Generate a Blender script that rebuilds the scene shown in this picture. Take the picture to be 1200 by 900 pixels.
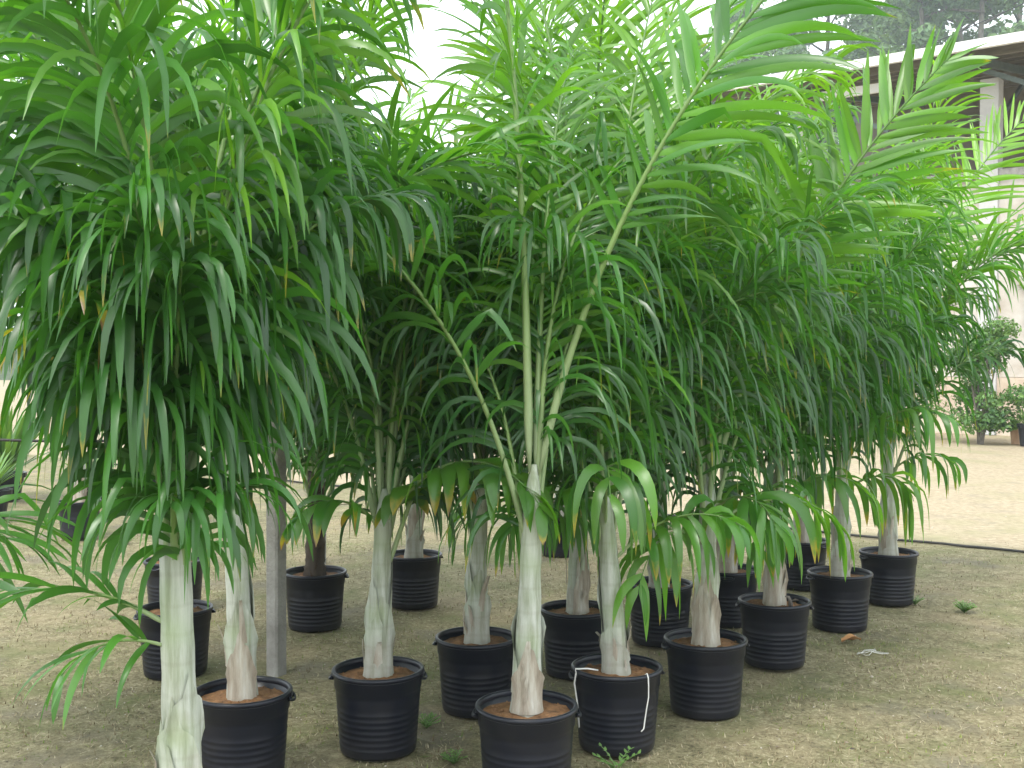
import bpy, math, random
import numpy as np
from mathutils import Vector, noise as mnoise

R = math.radians
scene = bpy.context.scene
for o in list(bpy.data.objects):
    bpy.data.objects.remove(o)
col = scene.collection

# ------------------------------------------------------------------ camera
CAM_H = 1.65
cd = bpy.data.cameras.new("camera")
cam = bpy.data.objects.new("camera", cd)
col.objects.link(cam)
cam.location = (0, 0, CAM_H)
cam.rotation_euler = (R(90 - 1.32), 0, 0)
cd.sensor_width = 36
cd.lens = 39
cd.clip_start = 0.05
cd.clip_end = 2000
scene.camera = cam

# ------------------------------------------------------------------ sky and sun
SUN_EL, SUN_AZ = 57, 240        # azimuth of where the sun stands, degrees from +x (right) towards +y (away)
world = bpy.data.worlds.new("World")
scene.world = world
world.use_nodes = True
wn, wl = world.node_tree.nodes, world.node_tree.links
wn.clear()
sky = wn.new("ShaderNodeTexSky")
sky.sky_type = 'NISHITA'
sky.sun_disc = False
sky.sun_elevation = R(SUN_EL)
sky.sun_rotation = R(90 - SUN_AZ)
sky.air_density = 1.0
sky.dust_density = 5.0
sky.ozone_density = 1.0
mixw = wn.new("ShaderNodeMix"); mixw.data_type = 'RGBA'
mixw.inputs[0].default_value = 0.8
mixw.inputs[7].default_value = (11.2, 12.0, 12.4, 1)      # even cloud cover
bg = wn.new("ShaderNodeBackground"); bg.inputs[1].default_value = 0.1
wo = wn.new("ShaderNodeOutputWorld")
wl.new(sky.outputs[0], mixw.inputs[6]); wl.new(mixw.outputs[2], bg.inputs[0]); wl.new(bg.outputs[0], wo.inputs[0])

sd = bpy.data.lights.new("sun", 'SUN')
sd.energy = 1.5
sd.angle = R(14)
sd.color = (1.0, 0.96, 0.89)
sun = bpy.data.objects.new("sun", sd)
col.objects.link(sun)
sv = Vector((math.cos(R(SUN_EL)) * math.cos(R(SUN_AZ)), math.cos(R(SUN_EL)) * math.sin(R(SUN_AZ)), math.sin(R(SUN_EL))))
sun.rotation_euler = sv.to_track_quat('Z', 'Y').to_euler()
sun.location = (0, 0, 30)

scene.view_settings.view_transform = 'Standard'
scene.view_settings.look = 'None'
scene.view_settings.exposure = 1.25
scene.view_settings.gamma = 1.0
scene.view_settings.use_curve_mapping = False
scene.render.engine = 'CYCLES'
scene.cycles.max_bounces = 6
scene.cycles.diffuse_bounces = 4
scene.cycles.glossy_bounces = 2
scene.cycles.transparent_max_bounces = 8
scene.cycles.use_denoising = True

# ------------------------------------------------------------------ helpers
def tag(o, label=None, cat=None, group=None, kind=None):
    if label: o["label"] = label
    if cat: o["category"] = cat
    if group: o["group"] = group
    if kind: o["kind"] = kind
    return o

def empty(name, loc, rz=0.0):
    o = bpy.data.objects.new(name, None)
    o.empty_display_size = 0.1
    o.location = loc
    o.rotation_euler = (0, 0, rz)
    col.objects.link(o)
    return o

class MB:
    """collects vertices, faces and an optional per-vertex colour attribute"""
    def __init__(self):
        self.v = []; self.f = []; self.c = []
    def add(self, verts, faces, cols=None):
        b = len(self.v)
        self.v.extend(verts)
        self.f.extend([tuple(i + b for i in f) for f in faces])
        self.c.extend(cols if cols is not None else [(0, 0, 0, 1)] * len(verts))
    def box(self, c, s, rz=0.0):
        cx, cy, cz = c; sx, sy, sz = s[0] / 2, s[1] / 2, s[2] / 2
        ca, sa = math.cos(rz), math.sin(rz)
        vs = []
        for dz in (-sz, sz):
            for dx, dy in ((-sx, -sy), (sx, -sy), (sx, sy), (-sx, sy)):
                vs.append((cx + dx * ca - dy * sa, cy + dx * sa + dy * ca, cz + dz))
        self.add(vs, [(0, 3, 2, 1), (4, 5, 6, 7), (0, 1, 5, 4), (1, 2, 6, 5), (2, 3, 7, 6), (3, 0, 4, 7)])
    def bar(self, a, b, w, h=None):
        """square bar from a to b"""
        a, b = Vector(a), Vector(b); h = h or w
        d = (b - a).normalized()
        s = d.cross(Vector((0, 0, 1)))
        if s.length < 1e-3: s = Vector((1, 0, 0))
        s.normalize(); u = s.cross(d)
        vs = []
        for p in (a, b):
            for i, j in ((-1, -1), (1, -1), (1, 1), (-1, 1)):
                vs.append(tuple(p + s * (i * w / 2) + u * (j * h / 2)))
        self.add(vs, [(0, 3, 2, 1), (4, 5, 6, 7), (0, 1, 5, 4), (1, 2, 6, 5), (2, 3, 7, 6), (3, 0, 4, 7)])
    def tube(self, pts, rad, n=6, cols=None, cap=True):
        pts = [Vector(p) for p in pts]
        if not hasattr(rad, '__len__'): rad = [rad] * len(pts)
        vs, fs, cs = [], [], []
        s = None
        for i, p in enumerate(pts):
            d = (pts[min(i + 1, len(pts) - 1)] - pts[max(i - 1, 0)]).normalized()
            if s is None:
                s = d.cross(Vector((0, 0, 1)))
                if s.length < 0.05: s = d.cross(Vector((0, 1, 0)))
            s = (s - d * s.dot(d)).normalized()
            u = d.cross(s)
            for k in range(n):
                a = 2 * math.pi * k / n
                vs.append(tuple(p + (s * math.cos(a) + u * math.sin(a)) * rad[i]))
                cs.append(cols[i] if cols else (0, 0, 0, 1))
        for i in range(len(pts) - 1):
            for k in range(n):
                fs.append((i * n + k, i * n + (k + 1) % n, (i + 1) * n + (k + 1) % n, (i + 1) * n + k))
        if cap:
            fs.append(tuple(range(n - 1, -1, -1)))
            fs.append(tuple((len(pts) - 1) * n + k for k in range(n)))
        self.add(vs, fs, cs)
    def lathe(self, prof, n=32):
        vs, fs = [], []
        for r, z in prof:
            for k in range(n):
                a = 2 * math.pi * k / n
                vs.append((r * math.cos(a), r * math.sin(a), z))
        for i in range(len(prof) - 1):
            for k in range(n):
                fs.append((i * n + k, i * n + (k + 1) % n, (i + 1) * n + (k + 1) % n, (i + 1) * n + k))
        self.add(vs, fs)
    def mesh(self, name, smooth=False, attr=False):
        m = bpy.data.meshes.new(name)
        m.from_pydata(self.v, [], self.f)
        if attr:
            a = m.color_attributes.new("tint", 'FLOAT_COLOR', 'POINT')
            a.data.foreach_set("color", np.asarray(self.c, dtype=np.float32).ravel())
        if smooth:
            m.polygons.foreach_set("use_smooth", [True] * len(m.polygons))
        m.update()
        return m
    def build(self, name, mat, parent=None, smooth=False, attr=False):
        return link(name, self.mesh(name, smooth, attr), mat, parent)

def link(name, mesh, mat=None, parent=None):
    if mat is not None and not mesh.materials: mesh.materials.append(mat)
    o = bpy.data.objects.new(name, mesh)
    col.objects.link(o)
    if parent is not None: o.parent = parent
    return o

# ------------------------------------------------------------------ materials
def new_mat(name):
    m = bpy.data.materials.new(name); m.use_nodes = True
    nt = m.node_tree
    return m, nt.nodes, nt.links, nt.nodes["Principled BSDF"]

def ramp(nodes, stops):
    r = nodes.new("ShaderNodeValToRGB")
    e = r.color_ramp.elements
    e[0].position, e[0].color = stops[0][0], (*stops[0][1], 1)
    e[1].position, e[1].color = stops[-1][0], (*stops[-1][1], 1)
    for p, c in stops[1:-1]:
        k = e.new(p); k.color = (*c, 1)
    return r

def noisy(name, stops, scale=5.0, rough=0.8, bump=0.2, bscale=None, stretch=None, detail=6, spec=0.3, dist=0.02):
    m, n, l, p = new_mat(name)
    tc = n.new("ShaderNodeTexCoord")
    src = tc.outputs['Object']
    if stretch:
        mp = n.new("ShaderNodeMapping"); mp.inputs['Scale'].default_value = stretch
        l.new(src, mp.inputs[0]); src = mp.outputs[0]
    nz = n.new("ShaderNodeTexNoise"); nz.inputs['Scale'].default_value = scale; nz.inputs['Detail'].default_value = detail
    nz.inputs['Roughness'].default_value = 0.65
    l.new(src, nz.inputs['Vector'])
    rp = ramp(n, stops); l.new(nz.outputs[0], rp.inputs[0]); l.new(rp.outputs[0], p.inputs['Base Color'])
    p.inputs['Roughness'].default_value = rough
    p.inputs['Specular IOR Level'].default_value = spec
    if bump:
        nb = n.new("ShaderNodeTexNoise"); nb.inputs['Scale'].default_value = bscale or scale * 4; nb.inputs['Detail'].default_value = 5
        l.new(src, nb.inputs['Vector'])
        b = n.new("ShaderNodeBump"); b.inputs['Strength'].default_value = bump; b.inputs['Distance'].default_value = dist
        l.new(nb.outputs[0], b.inputs['Height']); l.new(b.outputs[0], p.inputs['Normal'])
    return m

def leaf_material(name, dark, mid, young, rough=0.36, trans=0.42, gloss=0.75):
    """tint.r = age 0 old .. 1 young, tint.g = dry tip 0..1, tint.b = random"""
    m, n, l, p = new_mat(name)
    at = n.new("ShaderNodeAttribute"); at.attribute_name = "tint"
    sp = n.new("ShaderNodeSeparateColor"); l.new(at.outputs['Color'], sp.inputs[0])
    rp = ramp(n, [(0.0, dark), (0.5, mid), (1.0, young)])
    l.new(sp.outputs[0], rp.inputs[0])
    # random brightness
    hs = n.new("ShaderNodeHueSaturation")
    mr = n.new("ShaderNodeMapRange"); mr.inputs[3].default_value = 0.72; mr.inputs[4].default_value = 1.28
    l.new(sp.outputs[2], mr.inputs[0]); l.new(mr.outputs[0], hs.inputs['Value']); l.new(rp.outputs[0], hs.inputs['Color'])
    # fine mottling
    tc = n.new("ShaderNodeTexCoord")
    nz = n.new("ShaderNodeTexNoise"); nz.inputs['Scale'].default_value = 26; nz.inputs['Detail'].default_value = 4
    l.new(tc.outputs['Object'], nz.inputs['Vector'])
    # dry tips: yellow, then brown
    ad = n.new("ShaderNodeMath"); ad.operation = 'MULTIPLY_ADD'; ad.inputs[1].default_value = 0.5; ad.inputs[2].default_value = -0.25
    l.new(nz.outputs[0], ad.inputs[0])
    a2 = n.new("ShaderNodeMath"); a2.operation = 'ADD'; l.new(ad.outputs[0], a2.inputs[0]); l.new(sp.outputs[1], a2.inputs[1])
    m1 = n.new("ShaderNodeMapRange"); m1.inputs[1].default_value = 0.35; m1.inputs[2].default_value = 0.6; l.new(a2.outputs[0], m1.inputs[0])
    m2 = n.new("ShaderNodeMapRange"); m2.inputs[1].default_value = 0.65; m2.inputs[2].default_value = 0.85; l.new(a2.outputs[0], m2.inputs[0])
    x1 = n.new("ShaderNodeMix"); x1.data_type = 'RGBA'; x1.inputs[7].default_value = (0.33, 0.27, 0.035, 1)
    l.new(m1.outputs[0], x1.inputs[0]); l.new(hs.outputs[0], x1.inputs[6])
    x2 = n.new("ShaderNodeMix"); x2.data_type = 'RGBA'; x2.inputs[7].default_value = (0.22, 0.13, 0.06, 1)
    l.new(m2.outputs[0], x2.inputs[0]); l.new(x1.outputs[2], x2.inputs[6])
    l.new(x2.outputs[2], p.inputs['Base Color'])
    p.inputs['Roughness'].default_value = rough
    p.inputs['Specular IOR Level'].default_value = gloss
    tr = n.new("ShaderNodeBsdfTranslucent")
    tcx = n.new("ShaderNodeMix"); tcx.data_type = 'RGBA'; tcx.blend_type = 'MULTIPLY'; tcx.inputs[0].default_value = 1
    tcx.inputs[7].default_value = (2.3, 2.2, 0.8, 1)
    l.new(x2.outputs[2], tcx.inputs[6]); l.new(tcx.outputs[2], tr.inputs[0])
    ms = n.new("ShaderNodeMixShader"); ms.inputs[0].default_value = trans
    l.new(p.outputs[0], ms.inputs[1]); l.new(tr.outputs[0], ms.inputs[2])
    l.new(ms.outputs[0], n["Material Output"].inputs[0])
    return m

M = {}
M['leaf'] = leaf_material('palm_leaf', (0.021, 0.078, 0.020), (0.052, 0.172, 0.026), (0.128, 0.275, 0.028))
M['tree_leaf'] = leaf_material('tree_leaf', (0.06, 0.12, 0.065), (0.09, 0.165, 0.075), (0.13, 0.21, 0.08), rough=0.6, trans=0.25, gloss=0.3)
M['shrub_leaf'] = leaf_material('shrub_leaf', (0.035, 0.085, 0.035), (0.07, 0.155, 0.05), (0.13, 0.24, 0.065), rough=0.5, trans=0.25, gloss=0.4)

def stalk_material():
    m, n, l, p = new_mat('palm_stalk')
    at = n.new("ShaderNodeAttribute"); at.attribute_name = "tint"
    sp = n.new("ShaderNodeSeparateColor"); l.new(at.outputs['Color'], sp.inputs[0])
    rp = ramp(n, [(0.0, (0.31, 0.38, 0.22)), (0.3, (0.19, 0.29, 0.09)), (1.0, (0.07, 0.16, 0.03))])
    l.new(sp.outputs[0], rp.inputs[0]); l.new(rp.outputs[0], p.inputs['Base Color'])
    p.inputs['Roughness'].default_value = 0.5
    return m
M['stalk'] = stalk_material()

def trunk_material(name, base_brown=0.36, dark=False):
    m, n, l, p = new_mat(name)
    tc = n.new("ShaderNodeTexCoord")
    mp = n.new("ShaderNodeMapping"); mp.inputs['Scale'].default_value = (22, 22, 2.2)
    l.new(tc.outputs['Object'], mp.inputs[0])
    nz = n.new("ShaderNodeTexNoise"); nz.inputs['Scale'].default_value = 1.6; nz.inputs['Detail'].default_value = 7; nz.inputs['Roughness'].default_value = 0.6
    l.new(mp.outputs[0], nz.inputs['Vector'])
    if dark:
        rp = ramp(n, [(0.3, (0.018, 0.012, 0.008)), (0.7, (0.085, 0.058, 0.036))])
    else:
        rp = ramp(n, [(0.25, (0.15, 0.165, 0.11)), (0.42, (0.31, 0.335, 0.265)), (0.56, (0.45, 0.475, 0.42)), (0.72, (0.56, 0.57, 0.53))])
    l.new(nz.outputs[0], rp.inputs[0])
    big = n.new("ShaderNodeTexNoise"); big.inputs['Scale'].default_value = 5.5; big.inputs['Detail'].default_value = 5
    l.new(tc.outputs['Object'], big.inputs['Vector'])
    sx = n.new("ShaderNodeSeparateXYZ"); l.new(tc.outputs['Object'], sx.inputs[0])
    zr = n.new("ShaderNodeMapRange"); zr.inputs[1].default_value = 0.30; zr.inputs[2].default_value = 0.75; zr.inputs[3].default_value = base_brown; zr.inputs[4].default_value = 0.0
    l.new(sx.outputs[2], zr.inputs[0])
    ad = n.new("ShaderNodeMath"); l.new(zr.outputs[0], ad.inputs[0]); l.new(big.outputs[0], ad.inputs[1])
    mk = n.new("ShaderNodeMapRange"); mk.inputs[1].default_value = 0.66; mk.inputs[2].default_value = 0.95; mk.inputs[4].default_value = 0.8
    l.new(ad.outputs[0], mk.inputs[0])
    x = n.new("ShaderNodeMix"); x.data_type = 'RGBA'; x.inputs[7].default_value = (0.04, 0.026, 0.016, 1) if dark else (0.26, 0.23, 0.18, 1)
    l.new(mk.outputs[0], x.inputs[0]); l.new(rp.outputs[0], x.inputs[6])
    if not dark:
        wv = n.new("ShaderNodeTexWave"); wv.bands_direction = 'Z'; wv.inputs['Scale'].default_value = 3.6; wv.inputs['Distortion'].default_value = 2.6; wv.inputs['Detail'].default_value = 3
        l.new(tc.outputs['Object'], wv.inputs['Vector'])
        wr = n.new("ShaderNodeMapRange"); wr.inputs[1].default_value = 0.10; wr.inputs[2].default_value = 0.0; wr.inputs[4].default_value = 0.12; l.new(wv.outputs['Fac'], wr.inputs[0])
        xr = n.new("ShaderNodeMix"); xr.data_type = 'RGBA'; xr.inputs[7].default_value = (0.16, 0.135, 0.09, 1)
        l.new(wr.outputs[0], xr.inputs[0]); l.new(x.outputs[2], xr.inputs[6]); x = xr
    # green bloom patches higher up
    g = n.new("ShaderNodeTexNoise"); g.inputs['Scale'].default_value = 4; l.new(tc.outputs['Object'], g.inputs['Vector'])
    gm = n.new("ShaderNodeMapRange"); gm.inputs[1].default_value = 0.5; gm.inputs[2].default_value = 0.7; gm.inputs[4].default_value = 0.0 if dark else 0.6; l.new(g.outputs[0], gm.inputs[0])
    x2 = n.new("ShaderNodeMix"); x2.data_type = 'RGBA'; x2.inputs[7].default_value = (0.24, 0.33, 0.14, 1)
    l.new(gm.outputs[0], x2.inputs[0]); l.new(x.outputs[2], x2.inputs[6])
    l.new(x2.outputs[2], p.inputs['Base Color'])
    p.inputs['Roughness'].default_value = 0.65
    b = n.new("ShaderNodeBump"); b.inputs['Strength'].default_value = 0.9 if dark else 0.5; b.inputs['Distance'].default_value = 0.008
    l.new(nz.outputs[0], b.inputs['Height']); l.new(b.outputs[0], p.inputs['Normal'])
    return m
M['trunk'] = trunk_material('palm_trunk')
M['trunk_dark'] = trunk_material('fibrous_trunk', dark=True)
M['sheath_dry'] = noisy('dry_sheath', [(0.3, (0.19, 0.15, 0.11)), (0.5, (0.36, 0.32, 0.26)), (0.7, (0.52, 0.51, 0.45))], 1.5, 0.8, 0.5, 4, (14, 14, 2))
M['fibre'] = noisy('fibre', [(0.3, (0.05, 0.032, 0.02)), (0.7, (0.17, 0.12, 0.075))], 3, 0.9, 0.3, 20, (14, 14, 2))

def pot_material():
    m, n, l, p = new_mat('black_plastic')
    tc = n.new("ShaderNodeTexCoord")
    nz = n.new("ShaderNodeTexNoise"); nz.inputs['Scale'].default_value = 7; nz.inputs['Detail'].default_value = 8; nz.inputs['Roughness'].default_value = 0.7
    oi = n.new("ShaderNodeObjectInfo"); vm = n.new("ShaderNodeVectorMath"); vm.operation = 'ADD'
    sc_ = n.new("ShaderNodeMath"); sc_.operation = 'MULTIPLY'; sc_.inputs[1].default_value = 37.0; l.new(oi.outputs['Random'], sc_.inputs[0])
    l.new(tc.outputs['Object'], vm.inputs[0]); l.new(sc_.outputs[0], vm.inputs[1]); l.new(vm.outputs[0], nz.inputs['Vector'])
    sx = n.new("ShaderNodeSeparateXYZ"); l.new(tc.outputs['Object'], sx.inputs[0])
    zr = n.new("ShaderNodeMapRange"); zr.inputs[1].default_value = 0.0; zr.inputs[2].default_value = 0.12; zr.inputs[3].default_value = 0.22; zr.inputs[4].default_value = 0.0
    l.new(sx.outputs[2], zr.inputs[0])
    ad = n.new("ShaderNodeMath"); l.new(nz.outputs[0], ad.inputs[0]); l.new(zr.outputs[0], ad.inputs[1])
    mk = n.new("ShaderNodeMapRange"); mk.inputs[1].default_value = 0.5; mk.inputs[2].default_value = 0.9; mk.inputs[4].default_value = 0.22
    l.new(ad.outputs[0], mk.inputs[0])
    x = n.new("ShaderNodeMix"); x.data_type = 'RGBA'
    x.inputs[6].default_value = (0.006, 0.0075, 0.015, 1); x.inputs[7].default_value = (0.075, 0.066, 0.055, 1)
    l.new(mk.outputs[0], x.inputs[0]); l.new(x.outputs[2], p.inputs['Base Color'])
    rr = n.new("ShaderNodeMapRange"); rr.inputs[3].default_value = 0.24; rr.inputs[4].default_value = 0.52
    l.new(nz.outputs[0], rr.inputs[0]); l.new(rr.outputs[0], p.inputs['Roughness'])
    p.inputs['Specular IOR Level'].default_value = 0.4
    b = n.new("ShaderNodeBump"); b.inputs['Strength'].default_value = 0.15; b.inputs['Distance'].default_value = 0.004
    l.new(nz.outputs[0], b.inputs['Height']); l.new(b.outputs[0], p.inputs['Normal'])
    return m
M['pot'] = pot_material()
M['soil'] = noisy('soil', [(0.25, (0.06, 0.035, 0.02)), (0.5, (0.20, 0.105, 0.05)), (0.75, (0.33, 0.18, 0.085))], 22, 0.95, 0.8, 90, dist=0.01)
M['chip'] = noisy('soil_chip', [(0.3, (0.10, 0.06, 0.035)), (0.7, (0.32, 0.20, 0.11))], 30, 0.95, 0)

def ground_material():
    m, n, l, p = new_mat('ground_soil')
    tc = n.new("ShaderNodeTexCoord")
    P = tc.outputs['Object']
    sx = n.new("ShaderNodeSeparateXYZ"); l.new(P, sx.inputs[0])
    def nz(scale, detail=6, rough=0.6):
        k = n.new("ShaderNodeTexNoise"); k.inputs['Scale'].default_value = scale; k.inputs['Detail'].default_value = detail; k.inputs['Roughness'].default_value = rough
        l.new(P, k.inputs['Vector']); return k.outputs[0]
    def math_(op, a, b):
        k = n.new("ShaderNodeMath"); k.operation = op
        for i, q in enumerate((a, b)):
            if isinstance(q, (int, float)): k.inputs[i].default_value = q
            else: l.new(q, k.inputs[i])
        return k.outputs[0]
    def mr(a, lo, hi, o0=0.0, o1=1.0):
        k = n.new("ShaderNodeMapRange"); k.inputs[1].default_value = lo; k.inputs[2].default_value = hi; k.inputs[3].default_value = o0; k.inputs[4].default_value = o1
        l.new(a, k.inputs[0]); return k.outputs[0]
    def mix(f, a, b):
        k = n.new("ShaderNodeMix"); k.data_type = 'RGBA'; l.new(f, k.inputs[0])
        for i, q in ((6, a), (7, b)):
            if isinstance(q, tuple): k.inputs[i].default_value = (*q, 1)
            else: l.new(q, k.inputs[i])
        return k.outputs[2]
    # thatch of dry grass over grey-brown earth
    r1 = ramp(n, [(0.37, (0.040, 0.036, 0.026)), (0.45, (0.140, 0.124, 0.070)), (0.54, (0.235, 0.21, 0.125)), (0.65, (0.43, 0.395, 0.265))])
    l.new(math_('ADD', math_('MULTIPLY', nz(48, 9, 0.8), 0.7), math_('MULTIPLY', nz(11, 5, 0.7), 0.3)), r1.inputs[0])
    c = r1.outputs[0]
    c = mix(mr(nz(2.3, 5), 0.48, 0.64, 0, 0.6), c, (0.12, 0.135, 0.055))     # greenish growth
    c = mix(mr(nz(0.9, 4), 0.5, 0.72, 0, 0.5), c, (0.33, 0.255, 0.17))       # reddish bare earth
    c = mix(mr(nz(1.4, 6), 0.54, 0.66, 0, 0.65), c, (0.15, 0.135, 0.105))     # damp dark earth
    # beyond the hose: pale bare sandy yard
    side = math_('ADD', math_('MULTIPLY', sx.outputs[0], 0.74), sx.outputs[1])
    side = math_('ADD', side, mr(nz(1.1, 5), 0, 1, -0.7, 0.7))
    sand = ramp(n, [(0.3, (0.23, 0.185, 0.122)), (0.5, (0.33, 0.275, 0.19)), (0.7, (0.43, 0.37, 0.27))])
    l.new(nz(14, 8, 0.7), sand.inputs[0])
    sc = mix(mr(nz(0.7, 6), 0.5, 0.66, 0, 0.7), sand.outputs[0], (0.26, 0.245, 0.14))
    sc = mix(mr(nz(2.2, 7, 0.7), 0.54, 0.68, 0, 0.55), sc, (0.22, 0.19, 0.15))
    c = mix(mr(side, 12.75, 13.1), c, sc)
    l.new(c, p.inputs['Base Color'])
    p.inputs['Roughness'].default_value = 0.95; p.inputs['Specular IOR Level'].default_value = 0.15
    b = n.new("ShaderNodeBump"); b.inputs['Strength'].default_value = 0.5; b.inputs['Distance'].default_value = 0.010
    l.new(nz(38, 9, 0.75), b.inputs['Height']); l.new(b.outputs[0], p.inputs['Normal'])
    return m
M['ground'] = ground_material()

def tint_material(name, stops, rough=0.9):
    m, n, l, p = new_mat(name)
    at = n.new("ShaderNodeAttribute"); at.attribute_name = "tint"
    sp = n.new("ShaderNodeSeparateColor"); l.new(at.outputs['Color'], sp.inputs[0])
    rp = ramp(n, stops); l.new(sp.outputs[0], rp.inputs[0]); l.new(rp.outputs[0], p.inputs['Base Color'])
    p.inputs['Roughness'].default_value = rough; p.inputs['Specular IOR Level'].default_value = 0.2
    return m
M['grass'] = tint_material('thin_grass', [(0.0, (0.13, 0.09, 0.05)), (0.4, (0.28, 0.24, 0.15)), (0.65, (0.42, 0.37, 0.25)), (0.8, (0.20, 0.23, 0.06)), (1.0, (0.11, 0.20, 0.03))])
M['gravel'] = tint_material('gravel', [(0.0, (0.07, 0.06, 0.05)), (0.5, (0.28, 0.23, 0.17)), (1.0, (0.50, 0.46, 0.40))])
M['concrete'] = noisy('concrete', [(0.3, (0.21, 0.20, 0.185)), (0.55, (0.32, 0.31, 0.29)), (0.75, (0.40, 0.39, 0.37))], 6, 0.85, 0.4, 60)
M['concrete_pale'] = noisy('pale_concrete', [(0.3, (0.44, 0.43, 0.43)), (0.7, (0.58, 0.575, 0.57))], 2, 0.85, 0.2, 20)
M['fascia'] = noisy('white_fascia', [(0.3, (0.74, 0.74, 0.74)), (0.7, (0.83, 0.83, 0.83))], 2, 0.5, 0.05, 20)
M['wall'] = noisy('whitewash', [(0.3, (0.40, 0.34, 0.28)), (0.48, (0.52, 0.48, 0.43)), (0.68, (0.62, 0.60, 0.57))], 0.9, 0.9, 0.2, 18, detail=8)
M['wall_low'] = noisy('stained_plinth', [(0.25, (0.42, 0.32, 0.24)), (0.5, (0.56, 0.46, 0.37)), (0.75, (0.66, 0.58, 0.49))], 1.2, 0.95, 0.3, 18, detail=8)
M['roof_sheet'] = noisy('roof_sheet', [(0.3, (0.16, 0.145, 0.13)), (0.7, (0.27, 0.245, 0.215))], 1.2, 0.8, 0.2, 9)
M['steel'] = noisy('steel', [(0.3, (0.10, 0.13, 0.13)), (0.7, (0.17, 0.21, 0.21))], 3, 0.6, 0.1, 20)
M['timber'] = noisy('timber', [(0.3, (0.15, 0.135, 0.12)), (0.7, (0.25, 0.23, 0.20))], 2, 0.85, 0.3, 16, (1, 1, 6))
M['hose'] = noisy('black_hose', [(0.3, (0.02, 0.02, 0.02)), (0.7, (0.05, 0.047, 0.045))], 8, 0.55, 0)
M['string'] = noisy('white_string', [(0.3, (0.62, 0.61, 0.58)), (0.7, (0.80, 0.79, 0.76))], 30, 0.8, 0)
M['dead_leaf'] = noisy('dead_leaf', [(0.3, (0.28, 0.13, 0.05)), (0.7, (0.48, 0.27, 0.12))], 20, 0.8, 0.2, 60)
M['bark'] = noisy('bark', [(0.3, (0.07, 0.06, 0.05)), (0.7, (0.20, 0.18, 0.155))], 3, 0.9, 0.5, 14, (4, 4, 1))
M['terracotta'] = noisy('terracotta', [(0.3, (0.33, 0.20, 0.12)), (0.7, (0.45, 0.30, 0.19))], 8, 0.85, 0.1, 40)
M['hill'] = noisy('hill_cover', [(0.3, (0.025, 0.04, 0.018)), (0.7, (0.06, 0.09, 0.03))], 0.6, 0.95, 0.6, 3, dist=0.3)
M['wire'] = noisy('wire', [(0.3, (0.05, 0.055, 0.055)), (0.7, (0.10, 0.105, 0.11))], 8, 0.6, 0)

# ------------------------------------------------------------------ ground and hill
def relief(x, y):
    return 0.018 * mnoise.noise(Vector((x * 0.9, y * 0.9, 3.1))) + 0.008 * mnoise.noise(Vector((x * 3.1, y * 3.1, 7.7)))
g = MB()
xs = sorted(set([-400, -150, -60, -30, -18] + [round(-12 + i * 0.3, 2) for i in range(81)] + [14, 18, 30, 60, 150, 400]))
ys = sorted(set([-200, -60, -20, -6] + [round(-2 + i * 0.3, 2) for i in range(64)] + [19, 22, 26, 32, 45, 70, 150, 500]))
for y in ys:
    for x in xs:
        near = -12 <= x <= 12 and -2 <= y <= 17
        g.v.append((x, y, relief(x, y) - 0.012 if near else -0.012)); g.c.append((0, 0, 0, 1))
nx = len(xs)
for j in range(len(ys) - 1):
    for i in range(nx - 1):
        g.f.append((j * nx + i, j * nx + i + 1, (j + 1) * nx + i + 1, (j + 1) * nx + i))
tag(g.build('ground', M['ground'], smooth=True), kind='structure')

def hill_h(x, y):
    r = max(0.0, min(1.0, (y - 74) / 68.0)); r = r * r * (3 - 2 * r)
    s = max(0.0, min(1.0, (x + 20) / 76.0)); s = s * s * (3 - 2 * s)
    return r * (4.2 + 25.5 * s) + 0.9 * mnoise.noise(Vector((x * 0.07, y * 0.07, 1.0))) * r
hm = MB()
for j in range(30):
    for i in range(60):
        x, y = -187 + i * 7.14, 72 + j * 5.8
        hm.v.append((x, y, hill_h(x, y) - 0.3)); hm.c.append((0, 0, 0, 1))
for j in range(29):
    for i in range(59):
        hm.f.append((j * 60 + i, j * 60 + i + 1, (j + 1) * 60 + i + 1, (j + 1) * 60 + i))
tag(hm.build('hill', M['hill'], smooth=True), kind='structure')

# thin dry grass and grit on the near ground
rg = random.Random(5)
gm = MB(); pm = MB()
n_blade = 0
while n_blade < 80000:
    y = 2.6 + 9.4 * rg.random() ** 1.5
    x = (rg.random() * 2 - 1) * (0.62 * y + 0.6)
    side = 0.74 * x + y + 0.7 * (2 * rg.random() - 1)
    if side > 12.9: continue
    cl = mnoise.noise(Vector((x * 1.3, y * 1.3, 0.0))) + 0.6 * mnoise.noise(Vector((x * 4, y * 4, 5.0)))
    if rg.random() > 0.55 + 0.7 * cl: continue
    z = relief(x, y) - 0.012
    gr = mnoise.noise(Vector((x * 0.8, y * 0.8, 11.0)))
    t = rg.uniform(0.15, 0.65) if rg.random() > 0.22 + 0.5 * gr else rg.uniform(0.68, 1.0)
    if rg.random() < 0.12: t = rg.uniform(0, 0.15)
    flat = rg.random() < 0.6
    h = rg.uniform(0.005, 0.011) if flat else rg.uniform(0.010, 0.026)
    ln = rg.uniform(0.018, 0.05) if flat else rg.uniform(0.003, 0.015)
    a = rg.random() * 6.283; dx, dy = math.cos(a), math.sin(a); w = rg.uniform(0.0016, 0.0034)
    c = (t, 0, 0, 1)
    gm.add([(x - dy * w, y + dx * w, z), (x + dy * w, y - dx * w, z), (x + dx * ln, y + dy * ln, z + h)], [(0, 1, 2)], [c, c, c])
    n_blade += 1
tag(gm.build('dry_grass', M['grass'], attr=True), 'thin dry grass blades littering the nursery ground', 'grass', kind='stuff')
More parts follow.
